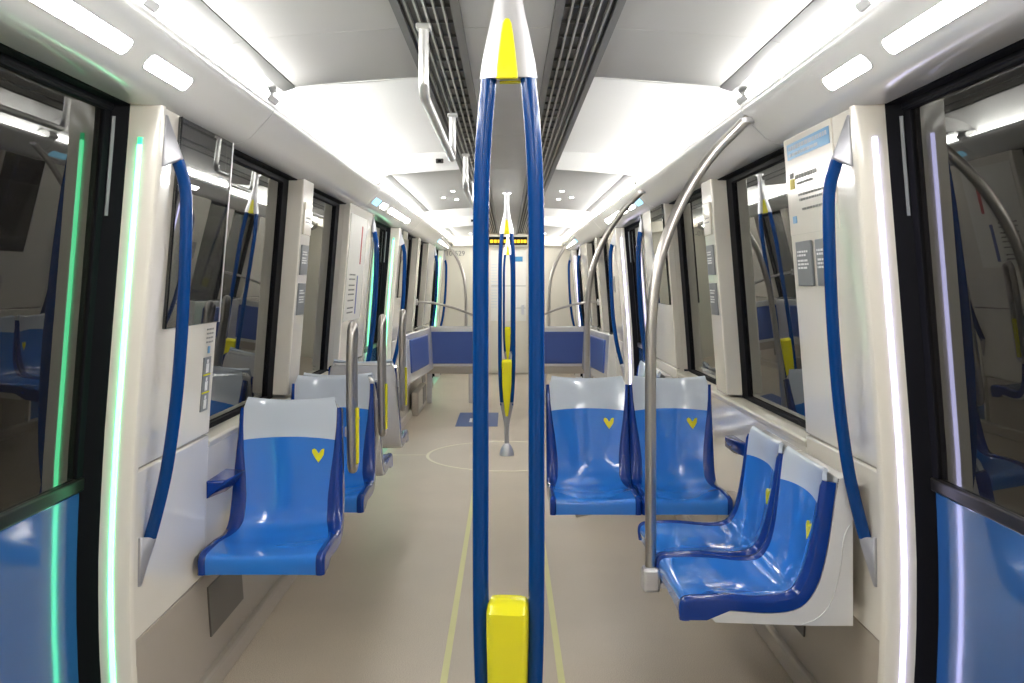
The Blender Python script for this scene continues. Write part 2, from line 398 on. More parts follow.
# cove lights
nC = {-1: 0, 1: 0}
zone = ['over the rear bay', 'over the nearest door', 'over the near seats', 'over the second door', 'over the far seats', 'by the end wall']
for s in (-1, 1):
    for j, (a, b) in enumerate(((-1.55, .25), (.28, 2.20), (2.28, 3.33), (3.47, 6.18), (6.3, 9.25), (9.37, 12.08), (12.2, 14.6))):
        zn = ['over the rear bay', 'over the nearest door, near half', 'over the nearest door, far half', 'over the near seats', 'over the second door', 'over the far seats', 'by the end wall'][j]
        if j in (3, 5):
            pr = [(s * .875, 2.116), (s * .90, 2.128), (s * .935, 2.135), (s * .935, 2.116)]
        else:
            pr = [(s * .863, 2.112), (s * .852, 2.128), (s * .864, 2.1525), (s * .89, 2.1525), (s * .89, 2.112)]
        o = extrude_y('cove_light', pr, a, b, 'covebay' if j in (3, 5) else 'cove')
        tag(o, 'long white glowing cove light in the %s ceiling edge %s' % (SIDE[s], zn), 'light')
        for yy, ln in ([(b, {0: .03, 1: .08, 2: .14, 3: .12, 4: .12, 5: .12, 6: .03}[j])]):
            pr = [(s * .861, 2.112), (s * .849, 2.128), (s * .862, 2.1535), (s * .93, 2.1535), (s * .93, 2.112)]
            extrude_y('end_cap', pr, yy, yy + ln, 'cornice', o)
# small lamps in the cornice over every door
def plate_on_cornice(s, y0, y1, m, name, parent=None, wdt=.052, lift=.004):
    A = Vector((.9285, 1.992)); B = Vector((.8905, 2.034)); d = (B - A).normalized(); nrm = Vector((-d.y, d.x))
    if nrm.y > 0: nrm = -nrm
    mid = (A + B) / 2; V = []; n = 6; r = min(.018, wdt / 2 - .001)
    out = []
    for (cy, cw, a0) in ((y1 - r, wdt / 2 - r, 0), (y0 + r, wdt / 2 - r, 90), (y0 + r, -wdt / 2 + r, 180), (y1 - r, -wdt / 2 + r, 270)):
        for i in range(n + 1):
            a = math.radians(a0 + 90 * i / n); out.append((cy + r * math.cos(a), cw + r * math.sin(a)))
    for h in (-.012, lift):
        for (yy, ww) in out:
            p = mid + d * ww + nrm * h; V.append((s * p.x, yy, p.y))
    k = len(out); F = [tuple(range(k)), tuple(range(2 * k - 1, k - 1, -1))] + [(i, (i + 1) % k, k + (i + 1) % k, k + i) for i in range(k)]
    return mk(name, V, F, m, parent)
for s in (-1, 1):
    for k, c in enumerate(DC):
        near = ['nearest', 'second', 'far'][k]
        for (a, b, wh) in ((-1.05, -.78, 'near short'), (-.60, .38, 'long'), (.50, .80, 'far short')):
            o = plate_on_cornice(s, c + a, c + b, 'spot', 'cornice_lamp', lift=.002, wdt=.043)
            tag(o, '%s rounded white lamp in the cornice above the %s door on the %s' % (wh, near, SIDE[s]), 'light')
            plate_on_cornice(s, c + a - .004, c + b + .004, 'alu', 'lamp_rim', o, wdt=.050, lift=.001)
        o = plate_on_cornice(s, c - 1.42, c - 1.16, 'bluelamp', 'indicator_lamp', lift=.003)
        tag(o, 'pale blue lit indicator in the cornice before the %s door on the %s' % (near, SIDE[s]), 'light')
# spotlights
for s in (-1, 1):
    for k, c in enumerate(DC):
        for (x, dy, ps) in ((.555, .30, 'outer'), (.445, -.17, 'near inner'), (.455, .55, 'far inner')):
            z = H - .016 * (x - .318) / .232
            o = loft('spotlight', [(z - .004, s * x, c + dy, .022, .022, 1), (z + .004, s * x, c + dy, .022, .022, 1)], 'alu', None, 16)
            tag(o, 'small round ceiling spotlight, %s of three above the %s door, %s half' % (ps, ['nearest', 'second', 'far'][k], SIDE[s]), 'light')
            loft('lamp_lens', [(z - .006, s * x, c + dy, .015, .015, 1), (z - .003, s * x, c + dy, .016, .016, 1)], 'spot', o, 12)
# air grilles
for s in (-1, 1):
    G = empty('air_grille', 'long dark slotted air grille in the ceiling, %s of the two' % SIDE[s], 'grille', (s * .225, 6.6, H))
    def gb(nm, xa, xb, a, b, za, zb, m): 
        return box(nm, s * xa - s * .225, s * xb - s * .225, a - 6.6, b - 6.6, za - H, zb - H, m, G)
    gb('housing', .135, .316, Y0, 14.5, H + .012, 2.35, 'greyd')
    gb('frame_rail', .131, .156, Y0, 14.5, H - .004, H + .014, 'greym')
    gb('frame_rail', .296, .3175, Y0, 14.5, H - .006, 2.33, 'greym')
    for x in (.178, .204, .230, .254, .280):
        gb('slat', x - .003, x + .003, Y0, 14.5, H - .003, H + .012, 'slat')
    y = .1; first = None
    while y < 14.4:
        cb = box('cross_bar', s * .16 - s * .225, s * .24 - s * .225, -.004, .004, .004, .012, 'greym', G) if first is None else None
        if cb is None:
            cb = first.copy(); C.objects.link(cb)
        else: first = cb
        cb.location = (0, y - 6.6, 0); y += .155
# camera sensors on the bulkheads
for k, yb in enumerate((6.18, 12.08)):
    o = box('sensor', -.475, -.425, yb - .02, yb, 2.245, 2.275, 'greyd', bevel=.004)
    tag(o, 'small dark sensor box on the %s ceiling bulkhead, left side' % ('near', 'far')[k], 'sensor')
    box('sensor_lens', -.46, -.44, yb - .024, yb - .018, 2.252, 2.266, 'black', o)
# ceiling hand rails
for (a, b, lb) in ((2.72, 4.15, 'near silver hand rail hung below the left ceiling grille'), (5.45, 6.9, 'middle silver hand rail hung below the left ceiling grille'), (8.6, 10.0, 'far silver hand rail hung below the left ceiling grille')):
    x = -.245
    R = empty('ceiling_hand_rail', lb, 'rail', (x, (a + b) / 2, 2.0))
    hw = (b - a) / 2
    path = catmull([(0, -hw, .205), (0, -hw, .06), (0, -hw + .012, .02), (0, -hw + .05, 0), (0, -hw + .2, 0), (0, hw - .2, 0), (0, hw - .05, 0), (0, hw - .012, .02), (0, hw, .06), (0, hw, .205)], 5)
    tube('rail_bar', path, .0155, 'rail', R, 12)
    for yy in (-hw, hw): box('rail_foot', -.022, .022, yy - .022, yy + .022, .19, .207, 'rail', R, bevel=.004)

# ------------------------------------------------------------------ centre poles
def make_pole(first_label):
    R = empty('centre_pole', first_label, 'pole', (0, 0, 0))
    for e in (-1, 1):
        path = catmull([(e * .0405, 0, 1.874), (e * .042, 0, 1.85), (e * .050, 0, 1.76), (e * .056, 0, 1.63), (e * .0575, 0, 1.40), (e * .0575, 0, 1.1), (e * .0575, 0, .85), (e * .055, 0, .68), (e * .048, 0, .54), (e * .041, 0, .45), (e * .040, 0, .42)], 5)
        tube('grip_bar', path, .0165, 'navy', R, 18)
    top = loft('top_cap', [(1.866, 0, 0, .0595, .0235, .8), (1.90, 0, 0, .055, .0235, .8), (1.95, 0, 0, .045, .023, .85), (2.0, 0, 0, .034, .022, .9), (2.05, 0, 0, .025, .021, 1), (2.11, 0, 0, .020, .020, 1), (2.209, 0, 0, .020, .020, 1)], 'silverw', R, 28)
    for ys in (-1, 1):
        V = []; zs = [(1.862, .023, .029), (1.88, .0215, .029), (1.92, .017, .0275), (1.955, .0125, .0265), (1.975, .009, .0255), (1.985, .004, .025)]
        F = []
        for z, hw, dp in zs: V += [(-hw, ys * dp, z), (hw, ys * dp, z), (hw * .9, ys * .012, z), (-hw * .9, ys * .012, z)]
        for i in range(len(zs) - 1):
            for j in range(4): F.append((i * 4 + j, i * 4 + (j + 1) % 4, i * 4 + 4 + (j + 1) % 4, i * 4 + 4 + j))
        F += [(0, 1, 2, 3), tuple(len(zs) * 4 - 1 - i for i in range(4))]
        mk('yellow_insert', V, F, 'yellow', R, bevel=.003)
    loft('ceiling_flange', [(2.198, 0, 0, .034, .034, 1), (2.21, 0, 0, .036, .036, 1)], 'alu', R, 20)
    loft('bottom_cap', [(.445, 0, 0, .0575, .0225, .8), (.40, 0, 0, .052, .0225, .8), (.35, 0, 0, .041, .022, .85), (.29, 0, 0, .028, .021, 1), (.24, 0, 0, .021, .020, 1), (.08, 0, 0, .019, .019, 1)], 'silver', R, 28)
    loft('floor_bell', [(0, 0, 0, .062, .062, 1), (.02, 0, 0, .061, .061, 1), (.05, 0, 0, .053, .053, 1), (.08, 0, 0, .038, .038, 1), (.10, 0, 0, .022, .022, 1)], 'alu', R, 24)
    # yellow contact block between the bars
    loft('card_block', [(.33, 0, -.006, .012, .026, .6), (.38, 0, -.004, .020, .030, .5), (.46, 0, -.003, .029, .034, .4), (.60, 0, -.003, .039, .037, .35), (.74, 0, -.003, .0425, .038, .35), (.785, 0, -.003, .0425, .038, .35), (.798, 0, 0, .041, .030, .45), (.806, 0, .004, .036, .018, .7)], 'yellow', R, 32)
    return R
pole = make_pole('nearest blue double grab pole with silver cap and yellow block, centre of the aisle')
p2 = copy_tree(pole); p2['label'] = 'second blue double centre pole, standing in the floor circle on a silver bell foot'
p3 = copy_tree(pole); p3['label'] = 'farthest blue double centre pole, in front of the end door'
pole.location = (.002, 1.90, 0); pole.rotation_euler.z = math.radians(-7)
p2.location = (-.006, 7.84, 0); p3.location = (.004, 13.65, 0)

# ------------------------------------------------------------------ curved stainless poles
def curved_pole(s, y, lb, z0=.30, foot=True, sy=1, bx=.50):
    R = empty('curved_grab_pole', lb, 'pole', (s * bx, y, z0)); kx = (.868 - bx) / .368
    pts = [(0, 0, 0), (0, 0, .6 - z0), (0, 0, .9 - z0), (0, 0, 1.15 - z0), (.006, .005, 1.35 - z0), (.036, .015, 1.54 - z0), (.115, .04, 1.735 - z0), (.225, .08, 1.90 - z0), (.34, .12, 2.015 - z0), (.372, .125, 2.045 - z0)]
    tube('pole_tube', catmull([(s * a * kx, sy * b, c) for a, b, c in pts], 6), .0192, 'steel', R, 18)
    loft('cornice_socket', [(0, 0, 0, .026, .026, 1), (.018, 0, 0, .026, .026, 1)], 'alu', R, 16).location = (s * .368 * kx, sy * .125, 2.03 - z0)
    if foot:
        ft = box('foot_bracket', -.03, .032, -.03, .03, 0, .085, 'alu', R, bevel=.012)
        ft.location = (s * 0, 0, 0)
        box('foot_arm', s * .02, s * .16, -.02, .02, .012, .034, 'alu', R, bevel=.006)
    return R
curved_pole(1, 3.25, 'nearest curved stainless pole rising from the right wall seats to the cornice', .375)
curved_pole(1, 6.15, 'second curved stainless pole on the right, behind the seat pair', .375, True, -1, .528)
curved_pole(1, 12.1, 'far curved stainless pole on the right, behind the blue padded back', .375, False, 1, .54)
curved_pole(-1, 12.1, 'far curved stainless pole on the left, behind the blue padded back', .375, False, 1, .54)

# ------------------------------------------------------------------ seats
def seat_profile(zs=1.0, longi=False):
    if longi: P = [(.0, .430), (.0, .470), (.014, .488), (.06, .488), (.16, .482), (.27, .476), (.345, .490), (.385, .54), (.408, .61), (.425, .70), (.438, .79), (.448, .862), (.456, .876)]
    else: P = [(.0, .445), (.0, .487), (.014, .505), (.06, .506), (.16, .500), (.27, .494), (.345, .510), (.385, .565), (.408, .66), (.428, .78), (.446, .89), (.462, .975), (.472, .992)]
    return [Vector((v.x, v.y)) for v in catmull([(a, b, 0) for a, b in P], 4)]
def interp(T, v):
    for (a, xa), (b, xb) in zip(T, T[1:]):
        if v <= b: return xa + (xb - xa) * (v - a) / (b - a)
    return T[-1][1]
def make_seat(label, W, longi=False, taper=.9, fill=0):
    R = empty('passenger_seat', label, 'seat')
    P = seat_profile(longi=longi); N = len(P)
    L = [0]
    for i in range(1, N): L.append(L[-1] + (P[i] - P[i - 1]).length)
    L = [l / L[-1] for l in L]
    Nr = []
    for i in range(N):
        t = (P[min(i + 1, N - 1)] - P[max(i - 1, 0)]).normalized(); Nr.append(Vector((-t.y, t.x)))   # points up / forward
    HO = [(0, .5 * W), (.4, .5 * W), (.62, (.2 + .3 * (.5 + taper / 2)) * W), (.85, .5 * (taper * .8 + .2) * W), (.96, .5 * taper * W), (1, .46 * taper * W)]
    RI = [(0, .865), (.1, .865), (.3, .86), (.40, .79), (.48, .73), (.58, .73), (.68, .78), (.78, .85), (.88, .90), (1, .93)]
    vh = .86 if longi else .83; dn = .021 if longi else .028; NT = max(i for i in range(N) if L[i] <= .982)
    nu = 12
    def pt(i, u, h):   # u in metres
        q = P[i] + Nr[i] * h; return (u, q.x, q.y)
    def conc(v, f): return .016 * f * f * (min(1, v / .22)) - .004 * (1 - f * f)
    # light blue pan and pale head band
    def sheet(nm, rows, m, vcut=None):
        V = []; F = []; k = nu + 1
        for (i, fr) in rows:
            for j in range(k):
                f = -1 + 2 * j / nu; hw = interp(HO, L[i]) * interp(RI, L[i]); V.append((f, i, hw))
        pts = []
        for side in (0, 1):
            for r, (i, fr) in enumerate(rows):
                for j in range(k):
                    f = -1 + 2 * j / nu
                    # the border between pan and band rises in the middle
                    ii = i
                    hw = interp(HO, L[i]) * interp(RI, L[i])
                    h = conc(L[i], f) - (.014 if side else 0)
                    p = list(pt(i, f * hw, h))
                    if fr: p[2] += fr * (.012 * (1 - f * f)); 
                    pts.append(tuple(p))
        nr = len(rows); B = nr * k; F = []
        for r in range(nr - 1):
            for j in range(nu):
                a = r * k + j; F += [(a, a + 1, a + k + 1, a + k), (B + a, B + a + k, B + a + k + 1, B + a + 1)]
        for r in range(nr - 1):
            for j in (0, nu):
                a = r * k + j; F.append((a, a + k, B + a + k, B + a) if j == 0 else (a, B + a, B + a + k, a + k))
        for j in range(nu):
            F.append((j, B + j, B + j + 1, j + 1)); a = (nr - 1) * k + j; F.append((a, a + 1, B + a + 1, B + a))
        return smooth_by_angle(mk(nm, pts, F, m, R), 50)
    ih = min(range(N), key=lambda i: abs(L[i] - vh))
    sheet('seat_pan', [(i, 1 if i == ih else 0) for i in range(ih + 1)], 'seat')
    rows = [(i, 1 if i == ih else (-1 if False else 0)) for i in range(ih, N)]
    hb = sheet('head_band', rows, 'head')
    # raised dark side trims
    for e in (-1, 1):
        V = []; F = []
        for i in range(NT):
            v = L[i]; ho = interp(HO, v); hi = ho * interp(RI, v); h0 = conc(v, 1) ; dw = ho - hi
            z_end = 1.0 if i < NT - 1 else .2
            sec = [(hi, -.020), (hi + .0005, h0 + .001), (hi + dw * .25, h0 + .007 * z_end), (ho - dw * .25 - .001, h0 + .006 * z_end), (ho - .001, h0 - .003), (ho, h0 - .010), (ho, -dn)]
            for (u, h) in sec: V.append(pt(i, e * u, h))
        k = 7
        for i in range(NT - 1):
            for j in range(k): F.append((i * k + j, i * k + (j + 1) % k, i * k + k + (j + 1) % k, i * k + k + j))
        F += [tuple(range(k)), tuple((NT - 1) * k + j for j in range(k - 1, -1, -1))]
        smooth_by_angle(mk('side_trim', V, F, 'trim', R), 45)
    # solid dark corner under each front end
    for e in (-1, 1):
        ho = .5 * W - .0006; hi = ho - .034; q = P[0].y
        pts = [(e * u, t, z) for u in (hi, ho) for t, z in ((.0015, q + .001), (.0015, q + .045), (.02, q + .058), (.13, q + .050), (.15, q + .032), (.075, q + .001))]
        hull('front_corner', pts, 'trim', R, bevel=.003)
    # white shell behind
    if not fill:
        s0 = 5
        rng = [i for i in range(s0, N)]
        V = []; F = []; k = 8
        for i in rng:
            v = L[i]; ho = interp(HO, v) - .002 - max(0, v - .9) * .16; tk = .045 if i < N - 3 else .03
            sec = [(-ho, -.014), (ho, -.014), (ho, -.030), (ho - .006, -tk + .004), (ho - .02, -tk), (-ho + .02, -tk), (-ho + .006, -tk + .004), (-ho, -.030)]
            for (u, h) in sec: V.append(pt(i, u, h))
        nr = len(rng)
        for i in range(nr - 1):
            for j in range(k): F.append((i * k + j, i * k + (j + 1) % k, i * k + k + (j + 1) % k, i * k + k + j))
        F += [tuple(range(k)), tuple((nr - 1) * k + j for j in range(k - 1, -1, -1))]
        smooth_by_angle(mk('seat_shell', V, F, 'shell', R), 45)
    else:
        # shell running back to the wall, closed flank
        outl = []
        for i in range(14, N): q = P[i] - Nr[i] * .024; outl.append((q.x, q.y))
        b = outl[-1]
        outl += [(b[0] + .03, b[1] + .004), (b[0] + .052, b[1] - .02), (fill, .84), (fill, .415), (.40, .415), (.10, .425), (.075, .452)]
        k = len(outl); ho = .5 * W - .0015
        V = [(-ho, a, z) for a, z in outl] + [(ho, a, z) for a, z in outl]
        F = [tuple(range(k)), tuple(range(2 * k - 1, k - 1, -1))] + [(i, (i + 1) % k, k + (i + 1) % k, k + i) for i in range(k)]
        bm = bmesh.new(); vs_ = [bm.verts.new(v) for v in V]
        for f in F: bm.faces.new([vs_[i] for i in f])
        bmesh.ops.recalc_face_normals(bm, faces=bm.faces)
        me = bpy.data.meshes.new('seat_shell'); bm.to_mesh(me); bm.free()
        smooth_by_angle(link('seat_shell', me, 'shell', R, bevel=.006), 30)
        # curved relief line on the flank
        pts = [(.36, .418), (.41, .44), (.45, .49), (.475, .58), (.488, .68), (.515, .74), (fill - .003, .77)]
        for e in (-1, 1):
            tube('flank_bead', [(e * (ho), v.x, v.y) for v in catmull([(a, b, 0) for a, b in pts], 5)], .0018, 'shell', R, 6)
    # yellow heart mark on the backrest
    im = min(range(N), key=lambda i: abs(L[i] - .745)); q = P[im]; t = (P[im + 1] - P[im - 1]).normalized(); nn = Nr[im]
    uc = W * .26; f0 = uc / (interp(HO, L[im]) * interp(RI, L[im])); h0 = conc(L[im], f0) + .0035
    hp = [(0, -.026), (-.011, -.010), (-.021, .008), (-.021, .017), (-.015, .021), (-.008, .017), (0, .004), (.008, .017), (.015, .021), (.021, .017), (.021, .008), (.011, -.010)]
    V = []
    for lay in (0, -.008):
        for (a, b) in [(1.22 * p, 1.15 * r) for p, r in hp]:
            c = q + t * b + nn * (h0 + lay); V.append((uc + a, c.x, c.y))
    k = len(hp); F = [tuple(range(k)), tuple(range(2 * k - 1, k - 1, -1))] + [(i, (i + 1) % k, k + (i + 1) % k, k + i) for i in range(k)]
    mk('heart_mark', V, F, 'yellow', R)
    return R
def bracket(R, x0, x1, y0=.12, y1=.34, z0=.40, z1=.475):
    # cantilever arm under a transverse seat, in the seat's own frame
    prof = [(x0, z0 + .0), (x0, z1), (x1, z1), (x1, z1 - .02)]
    k = 4; V = [(x, y0, z) for x, z in prof] + [(x, y1, z) for x, z in prof]
    F = [(0, 1, 2, 3), (7, 6, 5, 4)] + [(i, (i + 1) % 4, 4 + (i + 1) % 4, 4 + i) for i in range(4)]
    return mk('wall_arm', V, F, 'kick', R, bevel=.008)

A = make_seat('single blue seat nearest on the left wall, facing the camera', .44)
bracket(A, -.232, .10)
B = copy_tree(A); B['label'] = 'second single blue seat on the left, facing the camera behind the nearest one'
C1 = copy_tree(A); C1['label'] = 'left blue seat facing away, back to back with the second single seat'
C2 = copy_tree(A); C2['label'] = 'left white-backed seat facing away from the camera, beside the third grab loop'
A.location = (-.85, 3.20, 0); B.location = (-.85, 4.07, 0)
for o, y in ((C1, 5.12), (C2, 5.93)):
    o.location = (-.85, y, 0); o.rotation_euler.z = PI
    for ch in o.children:
        if ch.name.startswith('wall_arm'): ch.scale.x = -1
E_ = make_seat('blue seat on the aisle side of the right pair facing the camera', .398, taper=.995); bracket(E_, -.08, .19)
F_ = copy_tree(E_); F_['label'] = 'blue seat on the wall side of the right pair facing the camera'
E_.location = (.383, 4.03, 0); F_.location = (.782, 4.03, 0)
for ch in F_.children:
    if ch.name.startswith('wall_arm'):
        ch.parent = None; bpy.data.objects.remove(ch)
bracket(F_, .290, -.19)
Hs = make_seat('nearest blue seat against the right wall, facing the aisle', .452, True, taper=.97, fill=.515)
G_ = copy_tree(Hs); G_['label'] = 'blue seat against the right wall between the nearest one and the pair'
G2 = copy_tree(Hs); G2['label'] = 'blue aisle-facing seat by the right wall just behind the seat pair'
H2 = copy_tree(Hs); H2['label'] = 'blue aisle-facing seat by the right wall next to the second door'
for o, y in ((Hs, 3.032), (G_, 3.489), (G2, 6.12), (H2, 6.577)):
    o.location = (.528, y, 0); o.rotation_euler.z = -PI / 2
# small blue wall wedges beside the transverse seats
def wedge(s, y, lb):
    x = Xw(.72); dz = -.022 if s < 0 else -.035
    pts = [(s * (x + .004), y - .10, .755), (s * (x + .004), y + .14, .755), (s * (x - (.055 if s < 0 else .02)), y - .06, .750), (s * (x - (.075 if s < 0 else .04)), y + .14, .750), (s * (x - .04), y + .14, .70), (s * (x + .004), y - .10, .690), (s * (x + .004), y + .14, .665), (s * (x - (.05 if s < 0 else .02)), y - .05, .735)]
    pts = [(a, b, c + dz) for a, b, c in pts]
    o = hull('wall_armrest', pts, 'trim', bevel=.006); return tag(o, lb, 'armrest')
wedge(-1, 3.46, 'small dark blue wedge armrest on the left wall beside the nearest seat')
wedge(-1, 4.36, 'small dark blue wedge armrest on the left wall beside the second seat')
wedge(1, 4.34, 'small dark blue wedge armrest on the right wall beside the seat pair')

# grab loops on the seats
def loop(x, y, lb, side=1):
    R = empty('grab_loop', lb, 'handle', (x, y, .71))
    a, hgt, r = .034, .57, .012
    path = []
    for i in range(9):
        t = PI * i / 8; path.append((0, a * math.cos(t), hgt - a + a * math.sin(t)))
    for q in (.45, .3): path.append((-.004 * side, -a, q))
    for i in range(9):
        t = PI + PI * i / 8; path.append((0, a * math.cos(t), a + a * math.sin(t)))
    for q in (.3, .45): path.append((-.004 * side, a, q))
    tube('loop_tube', path, .0175, 'steel', R, 12, closed=True)
    box('grip_web', -.006, .006, -a, a, .04, .34, 'greym', R, bevel=.003)
    box('yellow_grip', side * .008, side * .024, -.016, .016, .02, .245, 'yellow', R, bevel=.006)
    box('seat_clamp', -side * .03, 0, -.02, .02, .13, .17, 'alu', R, bevel=.004)
    return R
loop(-.615, 3.70, 'grey grab loop with yellow grip on the nearest left seat')
loop(-.615, 4.58, 'grey grab loop with yellow grip between the second and third left seats')
loop(-.615, 5.47, 'grey grab loop with yellow grip by the white-backed left seat')
loop(.145, 4.50, 'grey grab loop on the aisle side of the right seat pair', -1)

# ------------------------------------------------------------------ padded backs in the far bay
def padded(s):
    sd = SIDE[s]
    R = empty('padded_back', 'wide blue padded back panel with white rim across the %s of the far bay' % sd, 'seat back', (s * .69, 11.2, .38))
    x0, x1 = -.30, .31   # aisle side to wall side (in units of s)
    def b(nm, xa, xb, ya, yb, za, zb, m, p=R, bev=.01):
        xa, xb = sorted((s * xa, s * xb)); return box(nm, xa, xb, ya, yb, za - .38, zb - .38, m, p, bevel=bev)
    b('back_shell', -.33, .40, 0, .05, .36, .93, 'shell', bev=.02)
    b('blue_pad', -.29, .23, -.018, .004, .48, .865, 'violet', bev=.012)
    b('lower_rail', -.33, .40, -.02, .03, .36, .45, 'kick')
    b('floor_leg', -.28, -.22, .01, .04, 0, .37, 'alu'); b('floor_leg', .22, .28, .01, .04, 0, .37, 'alu')
    Q = empty('curved_perch', 'curved violet-blue perch pad in a white rim on the %s wall of the far bay' % sd, 'seat', (s * 1.02, 10.3, .38))
    # curved panel from the wall towards the transverse back
    def curve_sheet(nm, u0, u1, z0, z1, off, th, m):
        V = []; F = []; n = 12
        for i in range(n + 1):
            u = u0 + (u1 - u0) * i / n; y = -.95 + 1.80 * u; x = -.02 - .11 * math.sin(PI * min(1, u) * .5) ** 1.5
            for z in (z0, z1):
                lean = .05 * (z - .45)
                for t in (0, th): V.append((s * (x + lean + off + t), y, z - .38))
        for i in range(n):
            a = i * 4; c = a + 4; F += [(a, c, c + 2, a + 2), (a + 1, a + 3, c + 3, c + 1), (a, a + 1, c + 1, c), (a + 2, c + 2, c + 3, a + 3)]
        F += [(0, 2, 3, 1), (n * 4, n * 4 + 1, n * 4 + 3, n * 4 + 2)]
        return smooth_by_angle(mk(nm, V, F, m, Q, bevel=.012), 50)
    curve_sheet('perch_shell', 0, 1, .42, .93, .0, .11, 'shell')
    curve_sheet('perch_pad', .12, .72, .52, .865, -.016, .02, 'violet')
    # horizontal stainless rail
    T = empty('side_rail', 'thin stainless rail sweeping from the %s wall pillar towards the far blue back' % sd, 'rail', (s * 1.05, 10.75, 1.23))
    path = catmull([(0, 0, 0), (-.08, .01, -.001), (-.22, .05, -.018), (-.42, .17, -.072), (-.58, .33, -.14), (-.70, .475, -.20)], 5)
    tube('rail_tube', [(s * v.x, v.y, v.z) for v in path], .014, 'steel', T, 12)
    box('wall_plate', -.012, .012, -.035, .035, -.035, .035, 'alu', T, bevel=.004)
    U = box('floor_cabinet', s * .97, s * 1.045, 10.1, 11.1, .0, .26, 'kick', bevel=.02)
    tag(U, 'low taupe floor cabinet under the curved perch on the %s' % sd, 'cabinet')
    box('cabinet_panel', s * .965, s * .975, 10.18, 10.58, .06, .25, 'cream_sat', U, bevel=.004)
    box('cabinet_panel', s * .965, s * .975, 10.66, 11.04, .06, .25, 'kickd', U, bevel=.004)
padded(-1); padded(1)
loop(.338, 11.225, 'grey grab loop standing at the aisle end of the far right blue back', -1)
loop(-.338, 11.225, 'grey grab loop standing at the aisle end of the far left blue back', 1)

# ------------------------------------------------------------------ blue grab handles by the doors
def handle(s, y, lb, e=1):
    R = empty('door_grab_handle', lb, 'handle', (s * 1.0, y, 1.25))
    def L(x, yy, z): return (s * (x - 1.0), yy, z - 1.25)
    P = [(.980, -.030 * e, 1.822), (.972, -.016 * e, 1.785), (.964, -.003 * e, 1.735), (.962, 0, 1.66), (.966, 0, 1.5), (.975, 0, 1.31), (.992, 0, 1.1), (1.016, 0, .92), (1.036, 0, .82), (1.056, 0, .74), (1.074, 0, .675)]
    tube('blue_bar', catmull([L(*p) for p in P], 5), .0185, 'navy', R, 16)
    for zt, tip, bx, bz, wtop, wbot in ((0, 1.935, .980, 1.822, 1.94, 1.79), (1, .56, 1.072, .68, .70, .555)):
        pts = []
        for i in range(10):
            a = 2 * PI * i / 10; pts.append(L(bx + .021 * math.cos(a), (-.030 * e if zt == 0 else 0) + .021 * math.sin(a), bz + (.006 if zt == 0 else -.006) * math.cos(a)))
        oy = -e * (.075 if zt == 0 else .045)
        for z, hw in ((wtop, .004), (wbot, .004)):
            for yy in (-hw, hw): pts.append(L(Xw(z) + .004, yy + oy, z)); pts.append(L(Xw(z) - .008, yy * .9 + oy, z))
        hull('end_bracket', pts, 'silver', R, bevel=.003)
    return R
for s in (-1, 1):
    for y, w_ in ((2.785, 'past the nearest door'), (6.83, 'before the second door'), (8.70, 'past the second door'), (12.70, 'before the far door'), (14.60, 'past the far door')):
        handle(s, y, 'dark blue curved grab handle %s on the %s wall' % (w_, SIDE[s]), -1 if 'before' in w_ else 1)

# ------------------------------------------------------------------ signs, posters, displays
def sheet_on_wall(name, s, y0, y1, z0, z1, m, parent=None, out=-.004, thick=.004, n=None):
    return wallpiece(name, s, y0, y1, z0, z1, m, parent, out=out, thick=thick, bevel=0, n=n or 2)
def display(s, y0, y1, lb):
    o = wallpiece('display_pane', s, y0, y1, 1.31, 1.955, 'display', None, out=-.010, thick=.010, bevel=.003)
    tag(o, lb, 'display')
    sheet_on_wall('edge_strip', s, y1 - .008, y1, 1.31, 1.955, 'alu', o, out=-.012, thick=.002, n=6)
    sheet_on_wall('edge_strip', s, y0, y0 + .006, 1.31, 1.955, 'black', o, out=-.012, thick=.002, n=6)
    return o
dp = display(-1, 2.82, 3.35, 'dark glass display pane on the left wall beside the nearest blue handle')
display(1, 5.95, 6.45, 'dark glass display pane on the right wall before the second door')
display(-1, 8.80, 9.22, 'dark glass display pane on the left wall past the second door')
# information poster right near
po = tag(sheet_on_wall('information_poster', 1, 2.86, 3.345, 1.62, 1.965, 'cream', n=5), 'pale information poster with a blue header on the right wall panel', 'poster')
sheet_on_wall('blue_header', 1, 2.88, 3.31, 1.884, 1.938, 'skyb', po, out=-.0055, thick=.002)
def text_rows(s, rows, parent, m='ink', out=-.0065, name='print_line'):
    for (ya, yb, z, h) in rows:
        y = ya
        while y < yb:
            l = random.uniform(.012, .035); sheet_on_wall(name, s, y, min(y + l, yb), z, z + h, m, parent, out=out, thick=.001, n=1); y += l + .007
text_rows(1, [(2.90, 3.29, 1.914, .014), (2.99, 3.29, 1.893, .010)], po, 'head')
text_rows(1, [(3.02, 3.24, 1.810, .014), (3.06, 3.23, 1.790, .009), (2.95, 3.22, 1.75, .008), (2.98, 3.21, 1.732, .008), (2.95, 3.19, 1.70, .007)], po, 'ink')
sheet_on_wall('pictogram', 1, 3.255, 3.305, 1.78, 1.815, 'olive', po, out=-.006, thick=.002)
sheet_on_wall('pictogram', 1, 3.26, 3.30, 1.818, 1.835, 'ink', po, out=-.006, thick=.002)
sheet_on_wall('pictogram', 1, 3.26, 3.30, 1.66, 1.685, 'skyb', po, out=-.006, thick=.002)
